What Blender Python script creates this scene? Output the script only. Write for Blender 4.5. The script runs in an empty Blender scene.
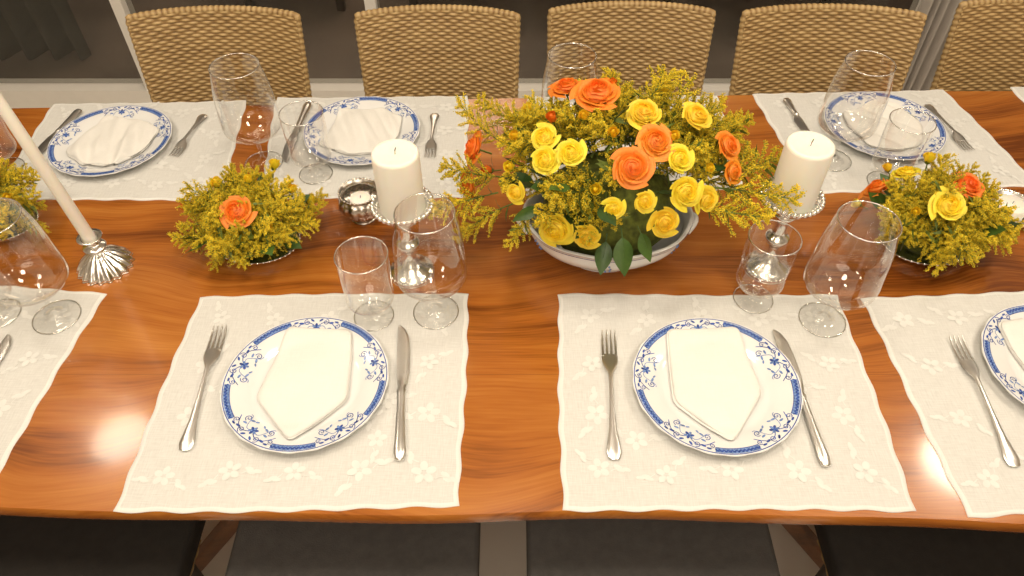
import bpy, math, random
from math import sin, cos, pi, radians, sqrt, atan2
from mathutils import Vector, Matrix, Quaternion, noise
random.seed(7)
scene = bpy.context.scene
COL = scene.collection
try:
    scene.view_settings.view_transform = 'Standard'
    scene.view_settings.look = 'None'
except Exception: pass

# ------------------------------------------------------------------ camera
PITCH = radians(47.5); FPX = 740.0; TZ = 0.75; CZ = 1.733
cd = bpy.data.cameras.new('camera'); cam = bpy.data.objects.new('camera', cd); COL.objects.link(cam)
cam.location = (0, 0, CZ); cam.rotation_euler = (pi/2-PITCH, 0, 0)
cd.lens = FPX/1024*36; cd.sensor_width = 36; cd.clip_start = 0.02
scene.camera = cam

def ray(x, y):
    a = (x-512)/FPX; b = (y-288)/FPX
    return Vector((a, cos(PITCH)-b*sin(PITCH), -(sin(PITCH)+b*cos(PITCH))))
def tp(x, y, z=TZ):
    """measured photo point -> real position on the horizontal plane z"""
    d = ray(x, y); t = (z-CZ)/d.z
    return Vector((d.x*t, d.y*t, z))

# ------------------------------------------------------------------ materials
def newmat(name):
    m = bpy.data.materials.new(name); m.use_nodes = True
    nt = m.node_tree; b = nt.nodes['Principled BSDF']
    return m, nt, b
def setp(b, **k):
    for n, v in k.items():
        n = n.replace('_', ' ')
        if n in b.inputs:
            if isinstance(v, tuple) and len(v) == 3 and n != 'Subsurface Radius': v = (*v, 1)
            b.inputs[n].default_value = v
def simple(name, col, rough=.5, metal=0, var=0.0, scale=20, bump=0, bscale=200, **k):
    m, nt, b = newmat(name)
    setp(b, Base_Color=col, Roughness=rough, Metallic=metal, **k)
    N, L = nt.nodes, nt.links
    tc = N.new('ShaderNodeTexCoord')
    nz = N.new('ShaderNodeTexNoise'); nz.inputs['Scale'].default_value = scale; nz.inputs['Detail'].default_value = 4
    L.new(tc.outputs['Object'], nz.inputs['Vector'])
    r = N.new('ShaderNodeValToRGB')
    r.color_ramp.elements[0].position = .3; r.color_ramp.elements[1].position = .7
    r.color_ramp.elements[0].color = (*[max(0, c*(1-var)) for c in col], 1)
    r.color_ramp.elements[1].color = (*[min(1, c*(1+var)) for c in col], 1)
    L.new(nz.outputs['Fac'], r.inputs['Fac']); L.new(r.outputs['Color'], b.inputs['Base Color'])
    if bump:
        n2 = N.new('ShaderNodeTexNoise'); n2.inputs['Scale'].default_value = bscale
        L.new(tc.outputs['Object'], n2.inputs['Vector'])
        bp = N.new('ShaderNodeBump'); bp.inputs['Strength'].default_value = bump; bp.inputs['Distance'].default_value = .002
        L.new(n2.outputs['Fac'], bp.inputs['Height']); L.new(bp.outputs['Normal'], b.inputs['Normal'])
    return m

def wood_mat(name, cols, scale=1.0, rough=.22, coat=.4, warp=.24, seams=False):
    m, nt, b = newmat(name); N, L = nt.nodes, nt.links
    tc = N.new('ShaderNodeTexCoord')
    nw = N.new('ShaderNodeTexNoise'); nw.inputs['Scale'].default_value = 2.2*scale; nw.inputs['Detail'].default_value = 1
    L.new(tc.outputs['Object'], nw.inputs['Vector'])
    vm = N.new('ShaderNodeVectorMath'); vm.operation = 'MULTIPLY_ADD'; vm.inputs[1].default_value = (.0, warp/scale, 0)
    L.new(nw.outputs['Color'], vm.inputs[0]); L.new(tc.outputs['Object'], vm.inputs[2])
    def nz(sc, s, det, dist=0):
        mp = N.new('ShaderNodeMapping'); mp.inputs['Scale'].default_value = [v*scale for v in sc]; L.new(vm.outputs[0], mp.inputs[0])
        n = N.new('ShaderNodeTexNoise'); n.inputs['Scale'].default_value = s; n.inputs['Detail'].default_value = det; n.inputs['Distortion'].default_value = dist
        L.new(mp.outputs[0], n.inputs['Vector']); return n.outputs['Fac']
    a = nz((1.2, 8, 8), 1.6, 4, .5); f1 = nz((2.0, 44, 44), 1.5, 4, .3); f2 = nz((9, 260, 100), 1.2, 2); big = nz((1.4, 3.0, 2), 1.1, 2)
    def mix(p, q_, f):
        m_ = N.new('ShaderNodeMix'); m_.inputs[0].default_value = f; L.new(p, m_.inputs[2]); L.new(q_, m_.inputs[3]); return m_.outputs[0]
    t = mix(mix(mix(a, f1, .36), big, .34), f2, .16)
    r = N.new('ShaderNodeValToRGB'); cr = r.color_ramp
    cr.elements[0].position = .38; cr.elements[1].position = .63
    cr.elements[0].color = (*cols[0], 1); cr.elements[1].color = (*cols[2], 1)
    e = cr.elements.new(.49); e.color = (*cols[1], 1)
    L.new(t, r.inputs['Fac']); col = r.outputs['Color']
    if seams:   # faint glue lines between the boards
        sx = N.new('ShaderNodeSeparateXYZ'); L.new(tc.outputs['Object'], sx.inputs[0])
        pp = N.new('ShaderNodeMath'); pp.operation = 'PINGPONG'; pp.inputs[1].default_value = .135; L.new(sx.outputs['Y'], pp.inputs[0])
        lt = N.new('ShaderNodeMath'); lt.operation = 'LESS_THAN'; lt.inputs[1].default_value = .0008; L.new(pp.outputs[0], lt.inputs[0])
        ml = N.new('ShaderNodeMath'); ml.operation = 'MULTIPLY'; ml.inputs[1].default_value = .35; L.new(lt.outputs[0], ml.inputs[0])
        mc = N.new('ShaderNodeMix'); mc.data_type = 'RGBA'; L.new(ml.outputs[0], mc.inputs[0]); L.new(col, mc.inputs[6]); mc.inputs[7].default_value = (.09, .03, .008, 1)
        col = mc.outputs[2]
    L.new(col, b.inputs['Base Color'])
    setp(b, Roughness=rough, Coat_Weight=coat, Coat_Roughness=.09)
    bp = N.new('ShaderNodeBump'); bp.inputs['Strength'].default_value = .08; bp.inputs['Distance'].default_value = .002
    L.new(t, bp.inputs['Height']); L.new(bp.outputs['Normal'], b.inputs['Normal'])
    return m

M_TABLE = wood_mat('polished_wood', [(.140, .036, .006), (.36, .112, .016), (.50, .195, .036)], rough=.22, coat=.6, seams=True)
M_LEG = wood_mat('leg_wood', [(.08, .032, .012), (.16, .065, .026), (.24, .10, .04)], 2, .4, .1)

def linen(name, c0, c1, bs=.25):
    m, nt, b = newmat(name); N, L = nt.nodes, nt.links
    tc = N.new('ShaderNodeTexCoord')
    outs = []
    for s in ((700, 60, 1), (60, 700, 1)):
        mp = N.new('ShaderNodeMapping'); mp.inputs['Scale'].default_value = s
        L.new(tc.outputs['Object'], mp.inputs['Vector'])
        nz = N.new('ShaderNodeTexNoise'); nz.inputs['Scale'].default_value = .8; nz.inputs['Detail'].default_value = 2
        L.new(mp.outputs[0], nz.inputs['Vector']); outs.append(nz)
    ad = N.new('ShaderNodeMath'); ad.operation = 'ADD'
    L.new(outs[0].outputs['Fac'], ad.inputs[0]); L.new(outs[1].outputs['Fac'], ad.inputs[1])
    hf = N.new('ShaderNodeMath'); hf.operation = 'MULTIPLY'; hf.inputs[1].default_value = .5
    L.new(ad.outputs[0], hf.inputs[0])
    r = N.new('ShaderNodeValToRGB'); r.color_ramp.elements[0].position = .35; r.color_ramp.elements[1].position = .65
    r.color_ramp.elements[0].color = (*c0, 1); r.color_ramp.elements[1].color = (*c1, 1)
    L.new(hf.outputs[0], r.inputs['Fac']); L.new(r.outputs['Color'], b.inputs['Base Color'])
    bp = N.new('ShaderNodeBump'); bp.inputs['Strength'].default_value = bs; bp.inputs['Distance'].default_value = .0008
    L.new(hf.outputs[0], bp.inputs['Height']); L.new(bp.outputs['Normal'], b.inputs['Normal'])
    setp(b, Roughness=.85, Sheen_Weight=.1)
    return m
M_LINEN = linen('linen', (.57, .565, .545), (.67, .67, .65), .12)
M_HEM = linen('linen_hem', (.70, .70, .68), (.75, .75, .73), .1)
M_EMB = simple('white_embroidery', (.705, .705, .685), .6, var=.03, scale=60)
M_NAP = linen('napkin_cotton', (.74, .73, .70), (.78, .77, .74), .1)
M_PORC = simple('white_porcelain', (.76, .765, .765), .12, var=.01, Coat_Weight=.3)
M_BLUE = simple('cobalt_glaze', (.045, .09, .33), .15, var=.5, scale=160)
M_BLUE2 = simple('soft_blue_glaze', (.16, .25, .50), .15, var=.45, scale=300)
M_SILVER = simple('silver', (.90, .89, .86), .2, 1.0, var=.05)
M_OLDSILVER = simple('tarnished_silver', (.58, .54, .49), .25, 1.0, var=.25, scale=60)
M_STEEL = simple('polished_steel', (.90, .89, .87), .28, 1.0, var=.03)
M_WAX = simple('candle_wax', (.86, .83, .75), .45, var=.02, Subsurface_Weight=.35, Subsurface_Radius=(.02, .012, .006), Subsurface_Scale=.5)
M_WICK = simple('wick', (.05, .04, .03), .9)
M_CUSH = simple('grey_fabric', (.105, .100, .096), .9, var=.12, scale=60, bump=.4, bscale=500)
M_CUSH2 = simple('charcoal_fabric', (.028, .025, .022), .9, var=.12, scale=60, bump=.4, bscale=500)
M_STEM = simple('green_stem', (.13, .18, .025), .6, var=.2)
M_SAGE = simple('sheer_curtain', (.50, .46, .42), .8, var=.05)
M_DARKCURT = simple('dark_curtain', (.045, .047, .04), .9, var=.2)
M_WHITE = simple('white_paint', (.84, .81, .76), .4, var=.02)
M_WALL = simple('wall_plaster', (.62, .56, .48), .85, var=.03, bump=.1)
M_CEIL = simple('ceiling_paint', (.75, .72, .66), .9, var=.02)
M_TERR = simple('terrace_stone', (.20, .15, .12), .55, var=.3, scale=3, bump=.1, bscale=60)
M_DARKWOOD = simple('dark_wood', (.03, .022, .016), .5, var=.3)
M_FOAM = simple('moss', (.10, .12, .015), .9, var=.5, scale=80, bump=.6, bscale=120)

def tile_mat():
    m, nt, b = newmat('beige_floor_tile'); N, L = nt.nodes, nt.links
    tc = N.new('ShaderNodeTexCoord')
    br = N.new('ShaderNodeTexBrick'); br.offset = 0; br.inputs['Scale'].default_value = 1
    br.inputs['Color1'].default_value = (.80, .76, .70, 1); br.inputs['Color2'].default_value = (.78, .74, .68, 1)
    br.inputs['Mortar'].default_value = (.55, .51, .46, 1); br.inputs['Mortar Size'].default_value = .003
    br.inputs['Brick Width'].default_value = .9; br.inputs['Row Height'].default_value = .9
    mp = N.new('ShaderNodeMapping'); mp.inputs['Location'].default_value = (.45, .3, 0)
    L.new(tc.outputs['Object'], mp.inputs[0]); L.new(mp.outputs[0], br.inputs['Vector']); L.new(br.outputs['Color'], b.inputs['Base Color'])
    setp(b, Roughness=.35); return m
M_TILE = tile_mat()

def glass_mat(name, tint=(.97, .97, .96), base=.035, edge=.75, power=3.2, rough=.04):
    m = bpy.data.materials.new(name); m.use_nodes = True; nt = m.node_tree; N, L = nt.nodes, nt.links
    N.clear(); out = N.new('ShaderNodeOutputMaterial')
    tr = N.new('ShaderNodeBsdfTransparent'); tr.inputs[0].default_value = (*tint, 1)
    gl = N.new('ShaderNodeBsdfGlossy'); gl.inputs['Roughness'].default_value = rough; gl.inputs[0].default_value = (1, .99, .97, 1)
    lw = N.new('ShaderNodeLayerWeight'); lw.inputs[0].default_value = .5
    pw = N.new('ShaderNodeMath'); pw.operation = 'POWER'; pw.inputs[1].default_value = power
    ma = N.new('ShaderNodeMath'); ma.operation = 'MULTIPLY_ADD'; ma.inputs[1].default_value = edge; ma.inputs[2].default_value = base; ma.use_clamp = True
    mx = N.new('ShaderNodeMixShader')
    L.new(lw.outputs['Facing'], pw.inputs[0]); L.new(pw.outputs[0], ma.inputs[0]); L.new(ma.outputs[0], mx.inputs[0])
    L.new(tr.outputs[0], mx.inputs[1]); L.new(gl.outputs[0], mx.inputs[2])
    L.new(mx.outputs[0], out.inputs[0]); return m
M_GLASS = glass_mat('clear_glass', (.96, .96, .955), .055, .9, 2.6, .05)
M_RIM = glass_mat('glass_rim', (.9, .9, .89), .45, .5, 1.0, .2)
M_PANE = glass_mat('window_glass', (.80, .80, .78), .05, .7, 4)

def petal_mat(name, inner, outer, dark):
    m, nt, b = newmat(name); N, L = nt.nodes, nt.links
    tc = N.new('ShaderNodeTexCoord'); ln = N.new('ShaderNodeVectorMath'); ln.operation = 'LENGTH'
    mp = N.new('ShaderNodeMapping'); mp.inputs['Scale'].default_value = (1, 1, 0)
    L.new(tc.outputs['Object'], mp.inputs[0]); L.new(mp.outputs[0], ln.inputs[0])
    nz = N.new('ShaderNodeTexNoise'); nz.inputs['Scale'].default_value = 3; L.new(tc.outputs['Object'], nz.inputs[0])
    ad = N.new('ShaderNodeMath'); ad.operation = 'MULTIPLY_ADD'; ad.inputs[1].default_value = .35; L.new(nz.outputs['Fac'], ad.inputs[0]); L.new(ln.outputs['Value'], ad.inputs[2])
    r = N.new('ShaderNodeValToRGB'); r.color_ramp.elements[0].position = .15; r.color_ramp.elements[1].position = 1.15
    r.color_ramp.elements[0].color = (*inner, 1); r.color_ramp.elements[1].color = (*outer, 1)
    e = r.color_ramp.elements.new(.6); e.color = (*dark, 1)
    L.new(ad.outputs[0], r.inputs[0])
    oi = N.new('ShaderNodeObjectInfo'); hs = N.new('ShaderNodeHueSaturation')
    ma = N.new('ShaderNodeMath'); ma.operation = 'MULTIPLY_ADD'; ma.inputs[1].default_value = .02; ma.inputs[2].default_value = .49
    L.new(oi.outputs['Random'], ma.inputs[0]); L.new(ma.outputs[0], hs.inputs['Hue'])
    L.new(r.outputs[0], hs.inputs['Color']); L.new(hs.outputs[0], b.inputs['Base Color'])
    setp(b, Roughness=.55, Subsurface_Weight=.25, Subsurface_Scale=.08)
    return m
M_ORANGE = petal_mat('orange_petals', (.84, .15, .005), (.88, .24, .018), (.86, .18, .008))
M_YELLOW = petal_mat('yellow_petals', (.90, .54, .006), (.92, .66, .035), (.92, .60, .015))
def rand_mat(name, c0, c1, rough=.6):
    m, nt, b = newmat(name); N, L = nt.nodes, nt.links
    oi = N.new('ShaderNodeObjectInfo'); tc = N.new('ShaderNodeTexCoord')
    nz = N.new('ShaderNodeTexNoise'); nz.inputs['Scale'].default_value = 8; L.new(tc.outputs['Object'], nz.inputs[0])
    mx = N.new('ShaderNodeMix'); mx.inputs[0].default_value = .5; L.new(oi.outputs['Random'], mx.inputs[2]); L.new(nz.outputs['Fac'], mx.inputs[3])
    r = N.new('ShaderNodeValToRGB'); r.color_ramp.elements[0].position = .2; r.color_ramp.elements[1].position = .8
    r.color_ramp.elements[0].color = (*c0, 1); r.color_ramp.elements[1].color = (*c1, 1)
    L.new(mx.outputs[0], r.inputs[0]); L.new(r.outputs[0], b.inputs['Base Color']); setp(b, Roughness=rough); return m
M_FLORET = rand_mat('goldenrod_florets', (.64, .45, .010), (.96, .72, .03))
M_FGREEN = rand_mat('goldenrod_green', (.30, .32, .018), (.55, .48, .03))
M_LEAF = rand_mat('dark_green_leaf', (.018, .05, .010), (.06, .12, .018), .4)

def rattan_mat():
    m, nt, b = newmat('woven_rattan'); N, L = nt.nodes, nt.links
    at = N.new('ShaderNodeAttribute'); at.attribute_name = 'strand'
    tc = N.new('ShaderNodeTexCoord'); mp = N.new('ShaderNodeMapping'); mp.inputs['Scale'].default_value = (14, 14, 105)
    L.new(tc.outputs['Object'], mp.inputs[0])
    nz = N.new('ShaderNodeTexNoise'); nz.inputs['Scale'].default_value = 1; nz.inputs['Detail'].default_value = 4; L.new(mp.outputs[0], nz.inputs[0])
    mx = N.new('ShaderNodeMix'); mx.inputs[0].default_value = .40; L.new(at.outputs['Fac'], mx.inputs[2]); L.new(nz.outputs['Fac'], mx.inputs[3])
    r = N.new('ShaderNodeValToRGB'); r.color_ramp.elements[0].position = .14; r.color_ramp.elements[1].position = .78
    r.color_ramp.elements[0].color = (.07, .034, .010, 1); r.color_ramp.elements[1].color = (.58, .41, .19, 1)  # low strand height goes dark: shade between strands painted into the colour
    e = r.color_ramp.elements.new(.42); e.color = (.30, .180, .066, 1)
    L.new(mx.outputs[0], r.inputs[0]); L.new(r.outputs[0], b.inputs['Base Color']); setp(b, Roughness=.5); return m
M_RATTAN = rattan_mat()

# ------------------------------------------------------------------ mesh builder
class MB:
    def __init__(s): s.v = []; s.f = []; s.m = []; s.a = {}
    def grid(s, P, m=0, closeu=False, flip=False):
        o = len(s.v); nr = len(P); nc = len(P[0])
        for r in P:
            for p in r: s.v.append(tuple(p))
        for i in range(nr-1):
            for j in range(nc if closeu else nc-1):
                k = (j+1) % nc
                q = (o+i*nc+j, o+i*nc+k, o+(i+1)*nc+k, o+(i+1)*nc+j)
                s.f.append(q[::-1] if flip else q); s.m.append(m(i, j) if callable(m) else m)
        return o
    def lathe(s, prof, seg=48, m=0, sx=1, sy=1, c=(0, 0, 0), mod=None):
        P = []
        for r, z in prof:
            row = []
            for j in range(seg):
                a = 2*pi*j/seg; k = mod(a, r, z) if mod else 1
                row.append((c[0]+r*k*sx*cos(a), c[1]+r*k*sy*sin(a), c[2]+z))
            P.append(row)
        s.grid(P, m, closeu=True)
    def poly(s, pts, m=0):
        o = len(s.v); s.v += [tuple(p) for p in pts]; s.f.append(tuple(range(o, o+len(pts)))); s.m.append(m)
    def tube(s, pts, rad, seg=8, m=0, cap=True, flat=1.0):
        pts = [Vector(p) for p in pts]; n = len(pts)
        if not hasattr(rad, '__len__'): rad = [rad]*n
        up = Vector((0, 0, 1)); P = []
        for i, p in enumerate(pts):
            t = (pts[min(i+1, n-1)]-pts[max(i-1, 0)]).normalized()
            x = t.cross(up)
            if x.length < .05: x = t.cross(Vector((0, 1, 0)))
            x.normalize(); y = x.cross(t)
            P.append([p+x*cos(2*pi*j/seg)*rad[i]+y*sin(2*pi*j/seg)*rad[i]*flat for j in range(seg)])
        s.grid(P, m, closeu=True)
        if cap: s.poly(P[0][::-1], m); s.poly(P[-1], m)
    def ring(s, R_, r_, z, m=0, seg=64, n=8):
        s.grid([[((R_+r_*cos(2*pi*i/n))*cos(2*pi*j/seg), (R_+r_*cos(2*pi*i/n))*sin(2*pi*j/seg), z+r_*sin(2*pi*i/n)) for j in range(seg)] for i in range(n+1)], m, closeu=True)
    def box(s, c, d, m=0, bev=0.0, M=None):
        c = Vector(c); hx, hy, hz = d[0]/2, d[1]/2, d[2]/2; b = min(bev, hx*.99, hy*.99, hz*.99)
        lev = [(-hz, b), (-hz+b*.3, b*.3), (-hz+b, 0), (hz-b, 0), (hz-b*.3, b*.3), (hz, b)] if b > 0 else [(-hz, 0), (hz, 0)]
        P = []
        for z, ins in lev:
            X, Y = hx-ins, hy-ins; row = []
            if b > 0:
                r = max(b-ins*.6, .0002)
                for qx, qy, a0 in ((1, 1, 0), (-1, 1, 90), (-1, -1, 180), (1, -1, 270)):
                    for k in range(4):
                        a = radians(a0+30*k); row.append(Vector((qx*(X-r)+r*cos(a), qy*(Y-r)+r*sin(a), z)))
            else: row = [Vector((X, Y, z)), Vector((-X, Y, z)), Vector((-X, -Y, z)), Vector((X, -Y, z))]
            P.append([(M @ p if M else p)+c for p in row])
        s.grid(P, m, closeu=True); s.poly(P[0][::-1], m); s.poly(P[-1], m)
    def octa(s, c, r, m=0, rz=None):
        rz = rz or r; o = len(s.v); x, y, z = c
        s.v += [(x+r, y, z), (x, y+r, z), (x-r, y, z), (x, y-r, z), (x, y, z+rz), (x, y, z-rz)]
        for a, b in ((0, 1), (1, 2), (2, 3), (3, 0)):
            s.f.append((o+a, o+b, o+4)); s.m.append(m); s.f.append((o+b, o+a, o+5)); s.m.append(m)
    def ball(s, c, r, m=0, seg=10, rings=6, sz=1):
        s.lathe([(max(r*sin(pi*i/rings), 1e-5), -r*sz*cos(pi*i/rings)) for i in range(rings+1)], seg, m, c=c)
    def mesh(s, name, mats, smooth=True):
        me = bpy.data.meshes.new(name); me.from_pydata(s.v, [], s.f)
        for m in mats: me.materials.append(m)
        me.polygons.foreach_set('material_index', s.m)
        me.polygons.foreach_set('use_smooth', [smooth]*len(s.f)); me.update()
        return me
    def obj(s, name, mats, smooth=True, loc=(0, 0, 0), rot=(0, 0, 0), auto=None):
        me = s.mesh(name, mats, smooth); o = bpy.data.objects.new(name, me); COL.objects.link(o)
        o.location = loc; o.rotation_euler = rot
        if auto:
            try:
                me.set_sharp_from_angle(angle=radians(auto))
            except Exception: pass
        return o

def tag(o, label, cat, group=None, kind=None):
    o['label'] = label; o['category'] = cat
    if group: o['group'] = group
    if kind: o['kind'] = kind
    return o
def empty(name, loc=(0, 0, 0), rotz=0):
    e = bpy.data.objects.new(name, None); e.empty_display_size = .05; COL.objects.link(e)
    e.location = loc; e.rotation_euler = (0, 0, rotz); return e
def child(o, p): o.parent = p; return o
def dup(src, loc, rotz=None, rot=None):
    def rec(o, par):
        c = o.copy(); COL.objects.link(c)
        if par is not None:
            c.parent = par; c.matrix_parent_inverse = o.matrix_parent_inverse.copy()
        for k in list(o.children): rec(k, c)
        return c
    kids = rec(src, None); kids.location = loc
    if rot is not None: kids.rotation_euler = rot
    elif rotz is not None: kids.rotation_euler = (0, 0, rotz)
    return kids
def struct(o): o['kind'] = 'structure'; return o

# ------------------------------------------------------------------ room shell
WY = 2.60
def slab(name, c, d, mat): 
    b = MB(); b.box((0, 0, 0), d); return struct(b.obj(name, [mat], False, loc=c))
slab('floor', (0, .30, -.05), (7.0, 4.69, .1), M_TILE)
slab('ceiling', (0, .30, 2.75), (7.0, 4.69, .1), M_CEIL)
slab('wall_left', (-3.45, .30, 1.35), (.1, 4.64, 2.7), M_WALL)
slab('wall_right', (3.45, .30, 1.35), (.1, 4.64, 2.7), M_WALL)
slab('wall_rear', (0, -2.0, 1.35), (6.8, .1, 2.7), M_WALL)
slab('wall_front', (0, WY, 2.55), (6.8, .12, .3), M_WALL)
slab('floor_terrace', (0, 4.65, -.06), (9.0, 3.98, .1), M_TERR)
slab('wall_terrace', (0, 6.6, 1.35), (9.0, .1, 2.7), simple('terrace_wall', (.10, .085, .07), .8, var=.2))
slab('trim_1', (0, WY, .05), (6.8, .09, .10), M_WHITE)
slab('trim_2', (0, WY, 2.37), (6.8, .09, .06), M_WHITE)
def at_wall(x, y, Y):
    d = ray(x, y); t = Y/d.y; return d.x*t
px = [at_wall(122, 5, WY), at_wall(372, 4, WY)]
sp = px[1]-px[0]
posts = [px[0]-2*sp, px[0], px[1], px[1]+sp*2.2, px[1]+sp*4.2]
for i, x in enumerate(posts): slab('trim_%d' % (i+3), (x, WY, 1.22), (.04, .075, 2.24), M_WHITE)
for i in range(len(posts)-1):
    x0, x1 = posts[i]+.021, posts[i+1]-.021
    slab('window_%d' % (i+1), ((x0+x1)/2, WY, 1.22), (x1-x0, .008, 2.22), M_PANE)

def curtain(name, x0, x1, y, z0, z1, mat, folds, amp, flare=.0):
    b = MB(); P = []; n = folds*10
    for i in range(25):
        t = i/24; row = []
        for j in range(n+1):
            u = j/n; w = (x1-x0)*(1+flare*(1-t))
            row.append(((x0+x1)/2+(u-.5)*w+.006*sin(5*t+9*u), y+amp*sin(2*pi*folds*u+.8*sin(3*t))*(.7+.3*(1-t)), z0+(z1-z0)*t))
        P.append(row)
    b.grid(P); o = b.obj(name, [mat])
    md = o.modifiers.new('s', 'SOLIDIFY'); md.thickness = .0015
    return o
tag(curtain('sheer_curtain', 1.44, 1.62, 2.48, .01, 2.5, M_SAGE, 6, .022, .15), 'sheer pale curtain hanging in gathered folds by the glass door', 'curtain')
tag(curtain('outdoor_curtain', -2.75, -1.92, 3.0, .0, 2.5, M_DARKCURT, 8, .05, .1), 'dark grey heavy curtain in deep folds beyond the glass', 'curtain')
def bench(x, y, w):
    e = empty('outdoor_bench', (x, y, -.01))
    b = MB(); b.box((0, 0, .38), (w, .42, .09), bev=.02); child(b.obj('seat', [M_DARKCURT]), e)
    b = MB(); b.box((0, 0, .31), (w, .38, .045), bev=.005); child(b.obj('frame', [M_DARKWOOD]), e)
    for sx in (-1, 1):
        for sy in (-1, 1):
            b = MB(); b.box((sx*(w/2-.03), sy*.16, .145), (.04, .04, .29), bev=.004); child(b.obj('leg', [M_DARKWOOD]), e)
    tag(e, 'low dark outdoor bench standing on the stone terrace', 'bench', 'terrace benches')
bench(-1.05, 3.60, .5); bench(-.05, 3.56, .9); bench(1.1, 3.5, .8)

# ------------------------------------------------------------------ table
te = empty('dining_table', (0, .98, 0))
def yf(x): return .463-.0165*x+.005*sin(2.3*x+1)+.0045*sin(5.7*x)+.0022*sin(13*x)
def yb(x): return 1.505+.028*x+.006*sin(1.9*x+.5)+.003*sin(6.1*x+2)
b = MB(); P = []; NX = 160; TH = .036; X0, X1 = -1.95, 1.95
prof = [(0.02, -TH), (.006, -TH+.004), (0, -TH*.5), (.001, -.004), (.004, 0)]
for i in range(NX+1):
    x = X0+(X1-X0)*i/NX; a, c = yf(x), yb(x); row = []
    for ins, z in prof: row.append((x, a+ins-.98, TZ+z))
    for k in range(1, 20): row.append((x, a+.006+(c-a-.012)*k/20-.98, TZ))
    for ins, z in prof[::-1]: row.append((x, c-ins-.98, TZ+z))
    P.append(row)
o0 = b.grid(P, closeu=True, flip=True); b.poly(P[0]); b.poly(P[-1][::-1])
child(b.obj('tabletop', [M_TABLE], auto=35), te)
def beam(p, q, w, d, name, par, mat):
    p, q = Vector(p), Vector(q); L = (q-p).length
    M = (q-p).to_track_quat('Z', 'Y').to_matrix()
    b = MB(); b.box((p+q)/2, (w, d, L), bev=.005, M=M); return child(b.obj(name, [mat], auto=40), par)
for sx in (-1, 1):
    for sy in (-1, 1):
        beam((sx*.25, sy*.20, .69), (sx*.75, sy*.305, .02), .030, .035, 'leg', te, M_LEG)
for sy in (-1, 1): beam((-.32, sy*.20, .695), (.32, sy*.20, .695), .035, .06, 'rail', te, M_LEG)
for sx in (-1, 1):
    beam((sx*1.45, -.3, .693), (sx*1.45, .3, .693), .04, .07, 'rail', te, M_LEG)
    for sy in (-1, 1): beam((sx*1.45, sy*.22, .68), (sx*1.6, sy*.36, .02), .055, .055, 'leg', te, M_LEG)
tag(te, 'long polished reddish wood dining table with live edge', 'table')

# ------------------------------------------------------------------ rattan chairs
CU, CV = .0165, .0078
def weave_sheet(b, att, f, nu, nv, su, sv, side, amp=.0032):
    P = []
    for i in range(nv+1):
        v = i/nv; row = []
        for j in range(nu+1):
            u = j/nu
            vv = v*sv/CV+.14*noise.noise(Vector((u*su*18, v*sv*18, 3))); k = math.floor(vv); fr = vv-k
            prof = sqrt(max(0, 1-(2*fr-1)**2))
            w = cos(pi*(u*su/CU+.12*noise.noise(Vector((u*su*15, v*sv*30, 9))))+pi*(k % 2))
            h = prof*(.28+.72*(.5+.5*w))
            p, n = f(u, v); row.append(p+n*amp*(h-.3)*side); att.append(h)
        P.append(row)
    b.grid(P, flip=(side < 0))
def strandattr(o, att):
    me = o.data; a = me.attributes.new('strand', 'FLOAT', 'POINT')
    full = list(att)+[.55]*(len(me.vertices)-len(att))
    a.data.foreach_set('value', full[:len(me.vertices)])
def make_chair(cush):
    e = empty('rattan_chair')
    H0, H1, W = .44, .852, .207
    def back(u, v, off=0):
        s = 2*u-1; z = H0+(H1-H0-.003*abs(s)**6)*v
        hw = W*(.95+.055*v)
        y = -.205-.075*v**1.2+.035*s*s
        return Vector((s*hw, y+off, z))
    def fb(off):
        def f(u, v):
            return back(u, v, off), Vector((0, 1, .12)).normalized()
        return f
    b = MB(); att = []
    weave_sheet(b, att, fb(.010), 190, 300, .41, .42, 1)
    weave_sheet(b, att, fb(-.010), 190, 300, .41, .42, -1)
    path = [back(0, v/12) for v in range(12)]+[back(0, .996)]+[back(.012, 1)]+[back(u/14, 1) for u in range(1, 14)]+[back(.988, 1)]+[back(1, .996)]+[back(1, 1-v/12) for v in range(1, 13)]
    pts = []
    for i in range(len(path)-1):
        n = max(1, int((path[i+1]-path[i]).length/.0032))
        for k in range(n): pts.append(path[i].lerp(path[i+1], k/n))
    pts.append(path[-1]); rr = [.0078+.0024*abs(sin(i*.75)) for i in range(len(pts))]
    b.tube(pts, rr, 8)
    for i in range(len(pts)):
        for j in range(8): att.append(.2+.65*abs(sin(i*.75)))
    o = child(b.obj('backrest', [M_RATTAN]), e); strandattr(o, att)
    b = MB(); att = []
    for side in range(4):
        a = side*pi/2; R = Matrix.Rotation(a, 3, 'Z'); hw, hd = (.19, .205) if side % 2 == 0 else (.205, .19)
        def f(u, v, R=R, hw=hw, hd=hd): return R @ Vector(((1-2*u)*hw, hd, .36+.06*v)), R @ Vector((0, 1, 0))
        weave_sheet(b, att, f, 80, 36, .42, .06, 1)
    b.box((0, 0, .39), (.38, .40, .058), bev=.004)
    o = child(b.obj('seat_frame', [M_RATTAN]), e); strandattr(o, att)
    b = MB(); b.box((0, .012, .447), (.434, .445, .052), bev=.008)
    child(b.obj('cushion', [cush], auto=50), e)
    for sx in (-1, 1):
        for sy in (-1, 1):
            b = MB(); n = 12
            b.tube([(sx*.165, sy*(.165+(.02*(1-t/n) if sy < 0 else 0)), .0+.375*t/n) for t in range(n+1)], [.011+.005*t/n for t in range(n+1)], 12)
            child(b.obj('leg', [M_DARKWOOD]), e)
    return e
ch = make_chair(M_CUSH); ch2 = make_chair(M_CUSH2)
G = 'rattan dining chairs'
LB = 'woven honey-brown rattan dining chair near the glass door'
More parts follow.
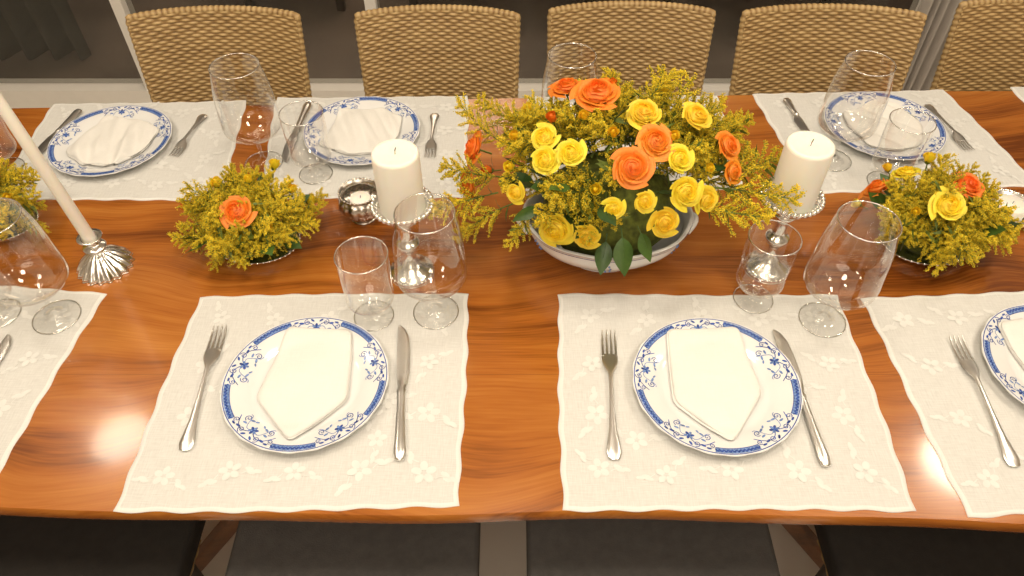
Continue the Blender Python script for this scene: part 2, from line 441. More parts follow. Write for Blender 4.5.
def putchair(src, x, y, rz, label, s=1.0):
    c = dup(src, (x, y, 0), rz); c.scale = (s, 1, 1); tag(c, label, 'chair', G)
for x, y, rz, s in ((-.722, 1.46, pi+.03, .98), (-.183, 1.465, pi, .94), (.292, 1.485, pi-.01, .955), (.780, 1.47, pi-.03, 1.04), (1.312, 1.50, pi-.10, 1.04)):
    putchair(ch, x, y, rz, LB, s)
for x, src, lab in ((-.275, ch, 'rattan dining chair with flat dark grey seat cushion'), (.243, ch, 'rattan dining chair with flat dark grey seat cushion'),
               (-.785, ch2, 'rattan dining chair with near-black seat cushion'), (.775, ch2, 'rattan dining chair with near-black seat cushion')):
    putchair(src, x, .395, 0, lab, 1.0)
def wipe(o):
    for k in list(o.children): wipe(k)
    bpy.data.objects.remove(o)
wipe(ch); wipe(ch2)

# ------------------------------------------------------------------ placemats
def placemat(corners, label, seed):
    TL, TR, BR, BL = [Vector(c) for c in corners]
    c = (TL+TR+BR+BL)/4; W = ((TR-TL).length+(BR-BL).length)/2; Hh = ((TL-BL).length+(TR-BR).length)/2
    rnd = random.Random(seed)
    def pos(u, v, z):
        a, d = (u+1)/2, (v+1)/2
        p = (BL*(1-a)+BR*a)*(1-d)+(TL*(1-a)+TR*a)*d-c
        return Vector((p.x, p.y, z))
    def edge(u, v):
        du = .0016*cos(v*Hh/2*2*pi/.072)+.0018*sin(v*3+seed); dv = .0016*cos(u*W/2*2*pi/.072)+.002*sin(u*2.5+seed*2)
        return u+du/(W/2)*u*abs(u)**7, v+dv/(Hh/2)*v*abs(v)**7
    b = MB(); n = 72; P = []
    cs = [-1, -.996, -.968]+[-.968+1.936*i/n for i in range(1, n)]+[.968, .996, 1]
    m = len(cs)
    def zz(u, v):
        r = max(abs(u), abs(v))
        return .0022 if r < .999 else .0003
    for v in cs:
        P.append([pos(*edge(u, v), zz(u, v)) for u in cs])
    b.grid(P, lambda i, j: 1 if (i < 2 or j < 2 or i > m-4 or j > m-4) else 0)
    lev = [0]
    def motif(x, y, s, a):
        def cc(dx, dy): return pos((x+dx)/(W/2), (y+dy)/(Hh/2), .0026+.00004*(lev[0] % 16))
        for k in range(5):
            lev[0] += 1
            t = a+k*2*pi/5; ex, ey = cos(t), sin(t)
            b.poly([cc(s*(.58*ex+.42*cos(q)*ex-.31*sin(q)*ey), s*(.58*ey+.42*cos(q)*ey+.31*sin(q)*ex)) for q in [i*2*pi/10 for i in range(10)]], 2)
        for q0 in (a+.4, a+2.9):
            lx, ly = cos(q0), sin(q0); lev[0] += 1
            pts = []
            for k in range(9):
                t = k/8; pts.append((s*(1.0+1.3*t), s*.5*sin(t*2.4)))
            for k in range(8):
                (x0, y0), (x1, y1) = pts[k], pts[k+1]; w = .06*s
                b.poly([cc(x0*lx-(y0-w)*ly, x0*ly+(y0-w)*lx), cc(x1*lx-(y1-w)*ly, x1*ly+(y1-w)*lx), cc(x1*lx-(y1+w)*ly, x1*ly+(y1+w)*lx), cc(x0*lx-(y0+w)*ly, x0*ly+(y0+w)*lx)], 2)
            for k, sg in ((3, 1), (5, -1), (8, 1)):
                lev[0] += 1
                px_, py_ = pts[k]; b.poly([cc((px_+s*.40*cos(q))*lx-(py_+sg*s*.18+s*.20*sin(q))*ly, (px_+s*.40*cos(q))*ly+(py_+sg*s*.18+s*.20*sin(q))*lx) for q in [i*2*pi/8 for i in range(8)]], 2)
    spots = []
    nx = 5
    for i in range(nx):
        for v in (-.74, .76): spots.append(((-.80+1.60*i/(nx-1)), v+rnd.uniform(-.03, .03)))
    for i in range(1, 3):
        for u in (-.80, .80): spots.append((u+rnd.uniform(-.03, .03), -.74+1.50*i/3))
    for i in range(5): spots.append((rnd.uniform(-.6, .6), rnd.uniform(-.5, .5)))
    for u, v in spots: motif(u*W/2*.97, v*Hh/2*.96, rnd.uniform(.0155, .0195), rnd.uniform(0, 6.28))
    for i, fc in enumerate(b.f):
        p0, p1, p2 = [Vector(b.v[k]) for k in fc[:3]]
        if (p1-p0).cross(p2-p1).z < 0: b.f[i] = fc[::-1]
    o = b.obj('placemat', [M_LINEN, M_HEM, M_EMB], True, loc=(c.x, c.y, TZ))
    return tag(o, label, 'placemat', 'linen placemats')
def rectm(a, bpt, w, h, side):
    a = Vector((a.x, a.y, 0)); d = (Vector((bpt.x, bpt.y, 0))-a).normalized(); n = Vector((-d.y, d.x, 0))
    if n.x*side < 0: n = -n
    if side > 0: return [a, a+n*w, a+n*w+d*h, a+d*h]
    return [a+n*w, a, a+d*h, a+n*w+d*h]
LM = 'off-white linen placemat with white floral embroidery and scalloped hem'
q = lambda *pts: [Vector((tp(*p).x, tp(*p).y, 0)) for p in pts]
placemat(q((200, 297), (469, 293), (460, 508), (112, 513)), LM, 1)
placemat(q((557, 295), (838, 295), (917, 512), (562, 510)), LM, 2)
placemat(rectm(tp(860, 298), tp(968, 516), .49, .415, 1), LM, 3)
placemat(rectm(tp(107, 293), tp(0, 470), .49, .41, -1), LM, 4)
placemat(q((54, 105), (246, 101), (223, 202), (-12, 199)), LM, 5)
placemat(q((277, 98), (468, 97), (467, 197), (258, 200)), LM, 6)
placemat(q((527, 97), (718, 96), (745, 190), (525, 196)), LM, 7)
placemat(q((751, 95), (944, 90), (1040, 187), (815, 193)), LM, 8)
placemat(rectm(tp(1009, 88), tp(1095, 180), .46, .36, 1), LM, 9)

# ------------------------------------------------------------------ plates
R = .137
def ztop(r):
    k = [(0, .0045), (.083, .0045), (.090, .0060), (.098, .0095), (.128, .0175), (.137, .0185)]
    for (a, za), (c, zc) in zip(k, k[1:]):
        if r <= c: return za+(zc-za)*(r-a)/(c-a)
    return k[-1][1]
def make_plate():
    b = MB()
    prof = [(.0001, .0045), (.04, .0045), (.083, .0045), (.0865, .005), (.090, .0060), (.094, .0077), (.098, .0095), (.113, .0137), (.128, .0175), (.134, .0186), (.1365, .0186), (R, .0175), (.1355, .0160), (.11, .0095), (.088, .003), (.082, .0), (.076, .0), (.074, .0022), (.0001, .0022)]
    b.lathe(prof, 120, mod=lambda a, r, z: 1+(.006*cos(20*a) if r > .13 else 0))
    def P3(x, y, e=.0006): return (x, y, ztop(sqrt(x*x+y*y))+e)
    def strip(pts, w, m, e=.0006):
        n = len(pts)
        for i in range(n-1):
            (x0, y0), (x1, y1) = pts[i], pts[i+1]; dx, dy = x1-x0, y1-y0; l = sqrt(dx*dx+dy*dy) or 1
            nx, ny = -dy/l*w/2, dx/l*w/2
            b.poly([P3(x0-nx, y0-ny, e), P3(x1-nx, y1-ny, e), P3(x1+nx, y1+ny, e), P3(x0+nx, y0+ny, e)], m)
    def blob(x, y, a, rx, ry, m, e=.0008):
        b.poly([P3(x+rx*cos(t)*cos(a)-ry*sin(t)*sin(a), y+rx*cos(t)*sin(a)+ry*sin(t)*cos(a), e) for t in [i*2*pi/10 for i in range(10)]], m)
    pol = lambda r, t: (r*cos(t), r*sin(t))
    strip([pol(.1338, 2*pi*i/144) for i in range(145)], .0015, 1)
    NS = 5; half = radians(15)
    for s in range(NS):
        t0 = 2*pi*s/NS+.35
        a0, a1 = t0+half*1.35, t0+2*pi/NS-half*1.35
        n = 22; strip([pol(.1280, a0+(a1-a0)*i/n) for i in range(n+1)], .0088, 2, .0005)
        strip([pol(.1230, a0+(a1-a0)*i/n) for i in range(n+1)], .0012, 1)
        for i in range(n):
            t = a0+(a1-a0)*(i+.5)/n; x, y = pol(.1285, t); blob(x, y, t+.7*(-1)**i, .0036, .0013, 1)
        for sg in (-1, 1):
            L = [(t/14) for t in range(15)]
            strip([pol(.116+.010*sin(u*3.6), t0+sg*half*1.35*u) for u in L], .0013, 1)
            strip([pol(.117-.017*u+.005*sin(6*u), t0+sg*(.05+half*.9*u)) for u in L], .0011, 2)
            for cr, ct, rad in ((.126, .13, .0060), (.105, .24, .0060), (.121, .31, .0050)):
                cx, cy = pol(cr, t0+sg*ct)
                strip([(cx+rad*(1-k/20)*cos(sg*k*.5+t0), cy+rad*(1-k/20)*sin(sg*k*.5+t0)) for k in range(18)], .0013, 1)
            for cr, ct, rr in ((.129, .06, .0032), (.125, .21, .0034), (.114, .20, .0032), (.103, .15, .0032), (.128, .28, .0030), (.100, .08, .0026)):
                x, y = pol(cr, t0+sg*ct); blob(x, y, t0+sg*(ct*4+.7), rr*1.3, rr*.58, 1 if (cr > .116) else 2)
        cx, cy = pol(.115, t0)
        for k in range(6):
            a = k*pi/3+t0; blob(cx+.0048*cos(a), cy+.0048*sin(a), a, .0036, .0023, 2 if k % 2 else 1)
        blob(cx, cy, 0, .0018, .0018, 1, .0010)
    return b.obj('dinner_plate', [M_PORC, M_BLUE, M_BLUE2], True, auto=60)
plate = make_plate()
LP = 'white porcelain dinner plate with cobalt blue floral scroll rim'
plates = [(306, 381, .955, 1.25), (716, 383, .965, 1.3), (1069, 367, .96, 2.0), (111, 140, .93, .1), (362, 130, .93, .5), (884, 125, .94, 1.4), (640, 136, .93, 0)]
PP = []
for i, (x, y, s, r) in enumerate(plates):
    p = tp(x, y, TZ+.018); p.z = TZ+.0040; PP.append((p, s))
    o = dup(plate, p, r); o.scale = (s, s, s); tag(o, LP, 'plate', 'blue and white dinner plates')
bpy.data.objects.remove(plate)

# ------------------------------------------------------------------ napkins
def napkin(poly, loc, rz, seed, label, ps, off0=(0, 0), loose=0.0):
    def outline(pts, rad, n=8):
        out = []
        N = len(pts)
        for i in range(N):
            p0, p, p1 = Vector(pts[i-1]), Vector(pts[i]), Vector(pts[(i+1) % N])
            a = p+(p0-p).normalized()*rad; c = p+(p1-p).normalized()*rad
            for k in range(n):
                t = k/(n-1); out.append((a*(1-t)**2+p*2*t*(1-t)+c*t*t))
            for k in range(1, 8):
                nx = p1+(p-p1).normalized()*rad; out.append(c.lerp(nx, k/8))
        return out
    rnd = random.Random(seed); b = MB(); z = 0; NLY = 3
    for l in range(NLY):
        top = l == NLY-1
        sc = 1-.007*l; off = Vector((rnd.uniform(-.0015, .0015), rnd.uniform(-.001, .0015))); th = .0018 if not top else .0050
        ol = outline([Vector(p)*sc+off for p in poly], .015 if top else .012)
        c = sum(ol, Vector((0, 0)))/len(ol); rows = []
        rings = [(1.0, 0), (1.003, .22), (.992, .50), (.965, .75), (.925, .92)]+[(.88-.88*i/24, 1.0) for i in range(0, 24)]+[(.001, 1.0)]
        for t, zz in rings:
            row = []
            for pt in ol:
                wob = 1+(loose*.08+.012)*noise.noise(Vector((pt.x*25, pt.y*25, seed)))
                pp = c+(pt-c)*t*wob
                wv = .0040*noise.noise(Vector((pp.x*16, pp.y*16, seed+l)))+.0012*noise.noise(Vector((pp.x*45, pp.y*28, seed)))
                wv += loose*.011*noise.noise(Vector((pp.x*38+pp.y*22, pp.y*9, seed)))
                ridge = 0
                if top and not loose:   # soft pressed folds running to the point
                    s1 = pp.x*.95+pp.y*.24-.030; s2 = -pp.x*.95+pp.y*.20-.036
                    ridge = .0011/(1+math.exp(-s1/.0035))-.0011/(1+math.exp(-s2/.0045))+.0008*math.exp(-((pp.y-.01+.15*pp.x)/.006)**2)
                q_ = Vector((pp.x+off0[0], pp.y+off0[1])).length/ps
                lift = max(0, ztop(q_)-.0045)*ps
                row.append((pp.x, pp.y, z+th*zz+(wv+ridge)*zz+(.003*(1-t*t) if top else 0)+lift*(1.0 if not top else .9)))
            rows.append(row)
        b.grid(rows, closeu=True); z += th
    o = b.obj('napkin', [M_NAP, M_EMB], True, loc=loc, rot=(0, 0, rz)); return tag(o, label, 'napkin', 'folded cloth napkins')
SH = [(-.053, .106), (.056, .104), (.072, -.030), (.0, -.112), (-.073, -.032)]
SH2 = [(-.060, .104), (.060, .106), (.072, -.022), (.004, -.112), (-.070, -.035)]
SH3 = [(-.072, .070), (.02, .088), (.075, .066), (.085, -.01), (.055, -.070), (-.01, -.088), (-.075, -.060)]
LN = 'white cotton napkin folded to a pointed shield on a plate'; LN2 = 'white cotton napkin loosely folded on a plate'
for i, (sh, rz, dx, dy, lo) in enumerate(((SH, -.04, 0, 0, 0), (SH2, .02, -.002, .003, 0), (SH2, .2, 0, 0, 0), (SH3, -.35, .002, 0, 1), (SH3, -.15, .0, .0, 1), (SH3, .25, .004, 0, 1), (SH3, 0, 0, 0, 1))):
    p, ps = PP[i]; napkin(sh, (p.x+dx, p.y+dy, p.z+.0062), rz, i+1, LN if not lo else LN2, ps, (dx, dy), lo)

# ------------------------------------------------------------------ cutlery
def loft(b, secs, seg=12):
    P = []
    for y, cx, hw, z, ht in secs:
        P.append([(cx+hw*cos(2*pi*j/seg), y, z+ht*sin(2*pi*j/seg)) for j in range(seg)])
    b.grid(P, closeu=True, flip=True); b.poly(P[0]); b.poly(P[-1][::-1])
def make_fork():
    b = MB()
    loft(b, [(-.120, 0, .004, .0035, .001), (-.118, 0, .0085, .0035, .0016), (-.108, 0, .0115, .0038, .0020), (-.095, 0, .0100, .0042, .0020), (-.07, 0, .0060, .005, .0019), (-.03, 0, .0038, .0065, .0018), (.01, 0, .0033, .0080, .0018),
             (.03, 0, .0040, .0082, .0017), (.042, 0, .0095, .0072, .0014), (.052, 0, .0125, .0060, .0012), (.066, 0, .0130, .0045, .0011), (.070, 0, .0128, .0042, .0010)])
    for k in range(4):
        x = -.0108+.0072*k
        b.tube([(x, .066, .0043), (x, .08, .0030), (x, .095, .0028), (x, .110, .0040), (x*.98, .119, .0062)], [.0022, .0021, .0019, .0016, .0006], 8, flat=.6)
    return b.obj('fork', [M_STEEL], auto=50)
def make_knife():
    b = MB()
    loft(b, [(-.126, 0, .003, .005, .002), (-.124, 0, .0075, .005, .0038), (-.112, 0, .0102, .005, .0048), (-.09, 0, .0088, .005, .0045), (-.04, 0, .0070, .005, .0042), (-.012, 0, .0066, .005, .0042), (-.006, 0, .0085, .005, .0044), (.0, 0, .0060, .0048, .003),
             (.006, .001, .0075, .0045, .0013), (.03, .0015, .0105, .0042, .0010), (.07, .0015, .0108, .004, .0009), (.10, .0002, .0095, .004, .0008), (.117, -.003, .0060, .004, .0007), (.125, -.0065, .0018, .004, .0005)])
    return b.obj('knife', [M_STEEL], auto=50)
fk, kn = make_fork(), make_knife()
def lay(src, top, bot, label, cat, flip=False, nat=.24):
    a, c = tp(*top), tp(*bot); mid = (a+c)/2; d = (a-c)
    if flip: d = -d
    o = dup(src, (mid.x, mid.y, TZ+.0035), atan2(d.y, d.x)-pi/2); s = d.length/nat; o.scale = (1, s, 1) if s > .9 else (.95, s, 1)
    tag(o, label, cat, 'silver table forks' if cat == 'fork' else 'silver table knives')
LF = 'silver dinner fork lying on an embroidered placemat'; LK = 'silver dinner knife lying on an embroidered placemat'
for t, bt, fl in (((222, 328), (186, 453), 0), ((608, 333), (614, 462), 0), ((953, 338), (1013, 469), 0), ((205, 117), (174, 160), 1), ((435, 116), (430, 161), 1), ((926, 107), (969, 154), 1)):
    lay(fk, t, bt, LF, 'fork', fl)
for t, bt, fl in (((404, 328), (400, 463), 0), ((776, 332), (825, 469), 0), ((14, 337), (-62, 452), 0), ((81, 113), (36, 159), 1), ((309, 106), (284, 165), 1), ((785, 102), (806, 135), 1)):
    lay(kn, t, bt, LK, 'knife', fl, .251)
bpy.data.objects.remove(fk); bpy.data.objects.remove(kn)

# ------------------------------------------------------------------ glassware
def smoothprof(k, n=6):
    out = []
    for i in range(len(k)-1):
        p0 = Vector(k[max(i-1, 0)]); p1 = Vector(k[i]); p2 = Vector(k[i+1]); p3 = Vector(k[min(i+2, len(k)-1)])
        for j in range(n):
            t = j/n; out.append(tuple(.5*((2*p1)+(-p0+p2)*t+(2*p0-5*p1+4*p2-p3)*t*t+(-p0+3*p1-3*p2+p3)*t**3)))
    out.append(tuple(k[-1])); return [(max(r, .0001), z) for r, z in out]
def make_glass(H, rim, mx, foot, stem):
    e = empty('wine_glass')
    bh = H-stem
    outer = smoothprof([(.0001, stem), (.010, stem+.001), (mx*.55, stem+bh*.06), (mx*.93, stem+bh*.17), (mx, stem+bh*.27), (mx*.98, stem+bh*.42), (rim*.4+mx*.62, stem+bh*.70), (rim, H)])
    b = MB(); b.lathe(outer, 64); b.ring(rim, .0010, H, 1)
    child(b.obj('bowl', [M_GLASS, M_RIM]), e)
    b = MB(); b.lathe(smoothprof([(foot*.96, .0), (foot, .0004), (foot+.0005, .0014), (foot*.9, .0022), (foot*.5, .0038), (.010, .008), (.0048, .016), (.0038, stem*.5), (.0040, stem-.006), (.0075, stem)]), 64)
    b.ring(foot, .0009, .0012, 1)
    child(b.obj('stem', [M_GLASS, M_RIM]), e)
    return e
big = make_glass(.230, .046, .059, .039, .060); sml = make_glass(.150, .042, .041, .034, .022)
GL = 'clear crystal wine glass with wide bowl and short stem'; GS = 'small clear stemmed water glass with rounded bowl'
def putg(src, x, y, lab, z):
    o = dup(src, tp(x, y, z)); tag(o, lab, 'glass', 'wine glasses')
for x, y in ((436, 312), (822, 320), (57, 317), (264, 163), (832, 160), (566, 152)): putg(big, x, y, GL, TZ+.0032)
for x, y in ((374, 316), (753, 299), (0, 314), (316, 174), (884, 182), (7, 168)): putg(sml, x, y, GS, TZ+.0032)
wipe(big); wipe(sml)

# ------------------------------------------------------------------ candles
def beads(b, r, z, n, br, m=0):
    for k in range(n):
        a = 2*pi*k/n; b.ball((r*cos(a), r*sin(a), z), br, m, 8, 5)
def pillar_stick(x, y, label, kz):
    e = empty('candlestick', tp(x, y))
    b = MB(); b.lathe([(r, z*kz) for r, z in smoothprof([(.0001, .0), (.038, 0), (.041, .002), (.039, .008), (.030, .014), (.018, .024), (.010, .038), (.010, .052), (.019, .062), (.021, .070), (.012, .080), (.012, .100), (.019, .114), (.015, .124), (.022, .134), (.030, .139)])], 48)
    beads(b, .039, .005, 32, .0034); child(b.obj('base', [M_SILVER]), e)
    dz = .139*(kz-1)
    b = MB(); b.lathe([(r, z+dz) for r, z in smoothprof([(.0001, .122), (.020, .124), (.036, .131), (.046, .141), (.051, .150), (.0505, .1515), (.045, .147), (.034, .1425), (.0001, .141)])], 96, mod=lambda a, r, z: 1+(.025*cos(20*a) if .025 < r < .048 and z < .146+dz else 0))
    beads(b, .050, .1515+dz, 36, .0044); beads(b, .043, .1475+dz, 34, .0024); child(b.obj('dish', [M_SILVER]), e)
    tag(e, label, 'candlestick', 'silver candlesticks')
    p = e.location
    c = empty('pillar_candle', (p.x, p.y, p.z+.143+dz))
    H = .115; b = MB(); b.lathe([(.0001, 0), (.036, 0), (.0375, .001), (.0380, .004), (.0380, H-.006), (.0370, H-.002), (.0343, H), (.030, H-.0010), (.015, H-.003), (.0001, H-.004)], 48)
    child(b.obj('wax', [M_WAX]), c)
    b = MB(); b.tube([(0, 0, H-.005), (.0004, 0, H+.003), (.002, .001, H+.008)], .0008, 6); child(b.obj('wick', [M_WICK]), c)
    tag(c, 'thick ivory pillar candle standing on a silver candlestick', 'candle', 'pillar candles')
pillar_stick(412, 272, 'silver candlestick with beaded dish holding a pillar candle', 1.10)
pillar_stick(766, 268, 'silver candlestick with beaded dish holding a pillar candle', 1.16)

e = empty('candlestick', tp(106, 266))
flute = lambda a, r, z: 1+.06*cos(18*a)*(1 if r > .012 else .3)
b = MB(); b.lathe(smoothprof([(.0001, 0), (.044, 0), (.047, .003), (.045, .008), (.037, .018), (.024, .030), (.012, .038), (.009, .044)]), 144, mod=flute); child(b.obj('base', [M_SILVER]), e)
b = MB(); b.lathe(smoothprof([(.009, .042), (.018, .048), (.020, .052), (.011, .058), (.012, .064), (.017, .070), (.021, .073), (.021, .075), (.0125, .0745), (.012, .066), (.0001, .064)]), 48); child(b.obj('cup', [M_SILVER]), e)
tag(e, 'small fluted silver candlestick holding a tall taper candle', 'candlestick', 'silver candlesticks')
c = empty('taper_candle', e.location+Vector((0, 0, .0655))); c.rotation_euler = (0, -.06, 0)
b = MB(); b.lathe([(.0001, 0), (.0105, 0), (.011, .003), (.0100, .18), (.0085, .325), (.004, .34), (.0001, .344)], 32); child(b.obj('wax', [M_WAX]), c)
b = MB(); b.tube([(0, 0, .343), (.001, 0, .352)], .0007, 6); child(b.obj('wick', [M_WICK]), c)
tag(c, 'tall slender ivory taper candle in a silver holder', 'candle')

e = empty('votive_holder', tp(364, 217))
b = MB(); b.lathe(smoothprof([(.0001, 0), (.022, 0), (.025, .003), (.019, .009), (.034, .018), (.043, .034), (.041, .050), (.034, .059), (.039, .066), (.0375, .066), (.032, .058), (.038, .046), (.039, .034), (.02, .022), (.0001, .020)]), 96, mod=lambda a, r, z: 1+(.03*cos(14*a) if .012 < z < .056 and r > .03 else 0))
beads(b, .0385, .066, 34, .0024); child(b.obj('cup', [M_OLDSILVER]), e)
tag(e, 'small rounded embossed silver pot holding a white votive candle', 'candle holder')
c = empty('votive_candle', e.location+Vector((0, 0, .0235)))
b = MB(); b.lathe([(.0001, 0), (.018, 0), (.0200, .004), (.0200, .026), (.019, .0275), (.0001, .0265)], 40); child(b.obj('wax', [M_WAX]), c)
b = MB(); b.tube([(0, 0, .026), (.001, 0, .032)], .0006, 6); child(b.obj('wick', [M_WICK]), c)
tag(c, 'white votive candle inside a silver pot', 'candle', 'votive candles')
e = empty('candle_dish', tp(1006, 213))
b = MB(); b.lathe(smoothprof([(.0001, 0), (.034, 0), (.046, .006), (.056, .014), (.0555, .0155), (.045, .0085), (.034, .003), (.0001, .003)]), 64); beads(b, .055, .015, 44, .0032); child(b.obj('dish', [M_SILVER]), e)
tag(e, 'low round silver dish with beaded rim holding a candle', 'candle holder')
c = empty('votive_candle', e.location+Vector((0, 0, .0035)))
b = MB(); b.lathe([(.0001, 0), (.028, 0), (.030, .003), (.0300, .020), (.0275, .0225), (.0001, .0215)], 40); child(b.obj('wax', [M_WAX]), c)
b = MB(); b.tube([(0, 0, .021), (.001, 0, .027)], .0006, 6); child(b.obj('wick', [M_WICK]), c)
tag(c, 'short wide white candle sitting on a silver dish', 'candle', 'votive candles')

# ------------------------------------------------------------------ flowers
def rose_mesh(seed, mat, bud=False):
    rnd = random.Random(seed); b = MB()
    if not bud:
        layers = [(.12, .83, 2, 1.5, -.25), (.21, .84, 3, 1.15, -.10), (.31, .82, 3, 1.15, .0), (.42, .79, 4, .95, .05), (.54, .74, 4, .95, .10), (.67, .65, 5, .80, .16), (.81, .52, 5, .80, .22), (.96, .37, 6, .70, .26)]
    else: layers = [(.13, 1.15, 2, 1.9, -.3), (.26, 1.15, 3, 1.4, -.2), (.40, 1.1, 3, 1.3, -.12), (.54, .95, 4, 1.1, .05)]
    tx, ty = rnd.uniform(-.05, .05), rnd.uniform(-.05, .05)
    for li, (r, h, n, hw, curl) in enumerate(layers):
        a0 = rnd.uniform(0, 6.28)
        for k in range(n):
            ph = a0+2*pi*k/n+rnd.uniform(-.2, .2); rr = r*rnd.uniform(.92, 1.08); hh = h*rnd.uniform(.90, 1.05); P = []
            cl = curl*rnd.uniform(.6, 1.6)
            for i in range(9):
                v = i/8; row = []
                for j in range(11):
                    u = j/10*2-1
                    wd = hw*(.35+.65*sin(min(1, v*1.25)*pi/2))
                    rho = rr*(.42+.58*sin(v*pi/2)**.7)*(1+.14*u)+cl*rr*v**4+.02*v**3*sin(4*u+ph*3)
                    z = hh*v*(1-.26*u*u*v)-max(cl, 0)*.30*v**6+.02*v*v*sin(6*u+ph)
                    row.append((rho*cos(ph+u*wd)+tx*(1-r), rho*sin(ph+u*wd)+ty*(1-r), z-.15))
                P.append(row)
            b.grid(P)
    if not bud:
        b.lathe([(.0001, .60), (.10, .60), (.18, .55), (.30, .50), (.42, .45), (.55, .38), (.68, .26), (.80, .12), (.6, -.05), (.2, -.2)], 24, 0, c=(tx*.7, ty*.7, 0), mod=lambda a, r, z: 1+.05*sin(5*a+r*9))
    else: b.ball((0, 0, .35), .30, 0, 12, 8, sz=2.0)
    b.ball((0, 0, -.12), .30, 1, 12, 6, sz=.8)
    for k in range(5):
        a = k*2*pi/5; P = []
        for i in range(6):
            t = i/5; w = .16*sin(pi*min(1, t*.9+.1)); rho = .22+.42*t; z = -.16+(.3 if bud else .02)*t
            P.append([(rho*cos(a)-w*s*sin(a), rho*sin(a)+w*s*cos(a), z-.03*abs(s)) for s in (-1, 0, 1)])
        b.grid(P, 1)
    b.tube([(0, 0, -.2), (.03, 0, -.7), (.0, .05, -1.3)], .07, 6, 1)
    return b.mesh('rose', [mat, M_STEM])
ROSE = {('o', i): rose_mesh(10+i, M_ORANGE) for i in range(4)}
ROSE.update({('y', i): rose_mesh(30+i, M_YELLOW) for i in range(4)})
ROSE[('b', 0)] = rose_mesh(50, M_YELLOW, True); ROSE[('ob', 0)] = rose_mesh(51, M_ORANGE, True)

def sprig_mesh(seed):
    rnd = random.Random(seed); b = MB(); bend = rnd.uniform(.2, .7); n = 24
    def st(t): return Vector((bend*t*t*.6, 0, t))
    b.tube([st(t/8) for t in range(9)], [.014-.009*t/8 for t in range(9)], 5, 0)
    for k in range(n):
        t = .20+.80*k/n; p = st(t); L = (.38*(1-t)**.6+.08)*rnd.uniform(.7, 1.15); a = k*2.4+rnd.uniform(-.4, .4)
        d = Vector((cos(a), sin(a), .85)).normalized(); m = 13; pts = []
        for i in range(m+1):
            s = i/m; pts.append(p+d*L*s+Vector((.30*L*s*s, 0, -.12*L*s*s+.10*L*s)))
        b.tube([pts[0], pts[m//2], pts[m]], [.007, .006, .003], 4, 0, cap=False)
        for i in range(2, m+1):
            for q_ in range(7):
                c = pts[i]+Vector((rnd.gauss(0, .014), rnd.gauss(0, .014), rnd.gauss(.008, .014))); r = rnd.uniform(.006, .012)
                b.octa(c, r, 1 if rnd.random() < .74 else 2, r*1.2)
    for k in range(6):
        t = .08+.13*k; p = st(t); a = rnd.uniform(0, 6.28); d = Vector((cos(a), sin(a), .6)).normalized(); s_ = Vector((-sin(a), cos(a), 0)); P = []
        for i in range(5):
            s = i/4; c = p+d*.36*s+Vector((0, 0, -.1*s*s)); w = .030*sin(pi*min(.98, s*.9+.08)); P.append([c-s_*w, c, c+s_*w])
        b.grid(P, 0)
    return b.mesh('goldenrod', [M_STEM, M_FLORET, M_FGREEN])
SPR = [sprig_mesh(100+i) for i in range(7)]
def leaf_mesh(seed):
    b = MB(); P = []
    for i in range(9):
        t = i/8; w = .26*sin(pi*t**.8)+.005
        P.append([(s*w, -.12*abs(s)*w*2-.25*t*t+.02*sin(9*t)*abs(s), t) for s in (-1, -.5, 0, .5, 1)])
    b.grid(P); b.tube([(0, 0, -.25), (0, 0, 0), (0, -.06, .5)], .018, 5); return b.mesh('leaf', [M_LEAF])
LEAF = leaf_mesh(1)
def inst(me, name, par, loc, direction, s, spin=None):
    o = bpy.data.objects.new(name, me); COL.objects.link(o); o.parent = par
    o.location = loc; qd = Vector(direction).normalized().to_track_quat('Z', 'Y') @ Quaternion((0, 0, 1), random.uniform(0, 6.28) if spin is None else spin)
    o.rotation_mode = 'QUATERNION'; o.rotation_quaternion = qd; o.scale = (s, s, s); return o
def hit(px_, py_, c, rad):
    d = ray(px_, py_); o = Vector((0, 0, CZ))-c
    D = Vector([d[i]/rad[i] for i in range(3)]); O = Vector([o[i]/rad[i] for i in range(3)])
    A = D.dot(D); B = 2*O.dot(D); Cc = O.dot(O)-1; disc = B*B-4*A*Cc
    t = (-B-sqrt(disc))/(2*A) if disc > 0 else -B/(2*A)
    p = Vector((0, 0, CZ))+d*t; n = Vector([(p[i]-c[i])/rad[i]**2 for i in range(3)]).normalized(); return p, n

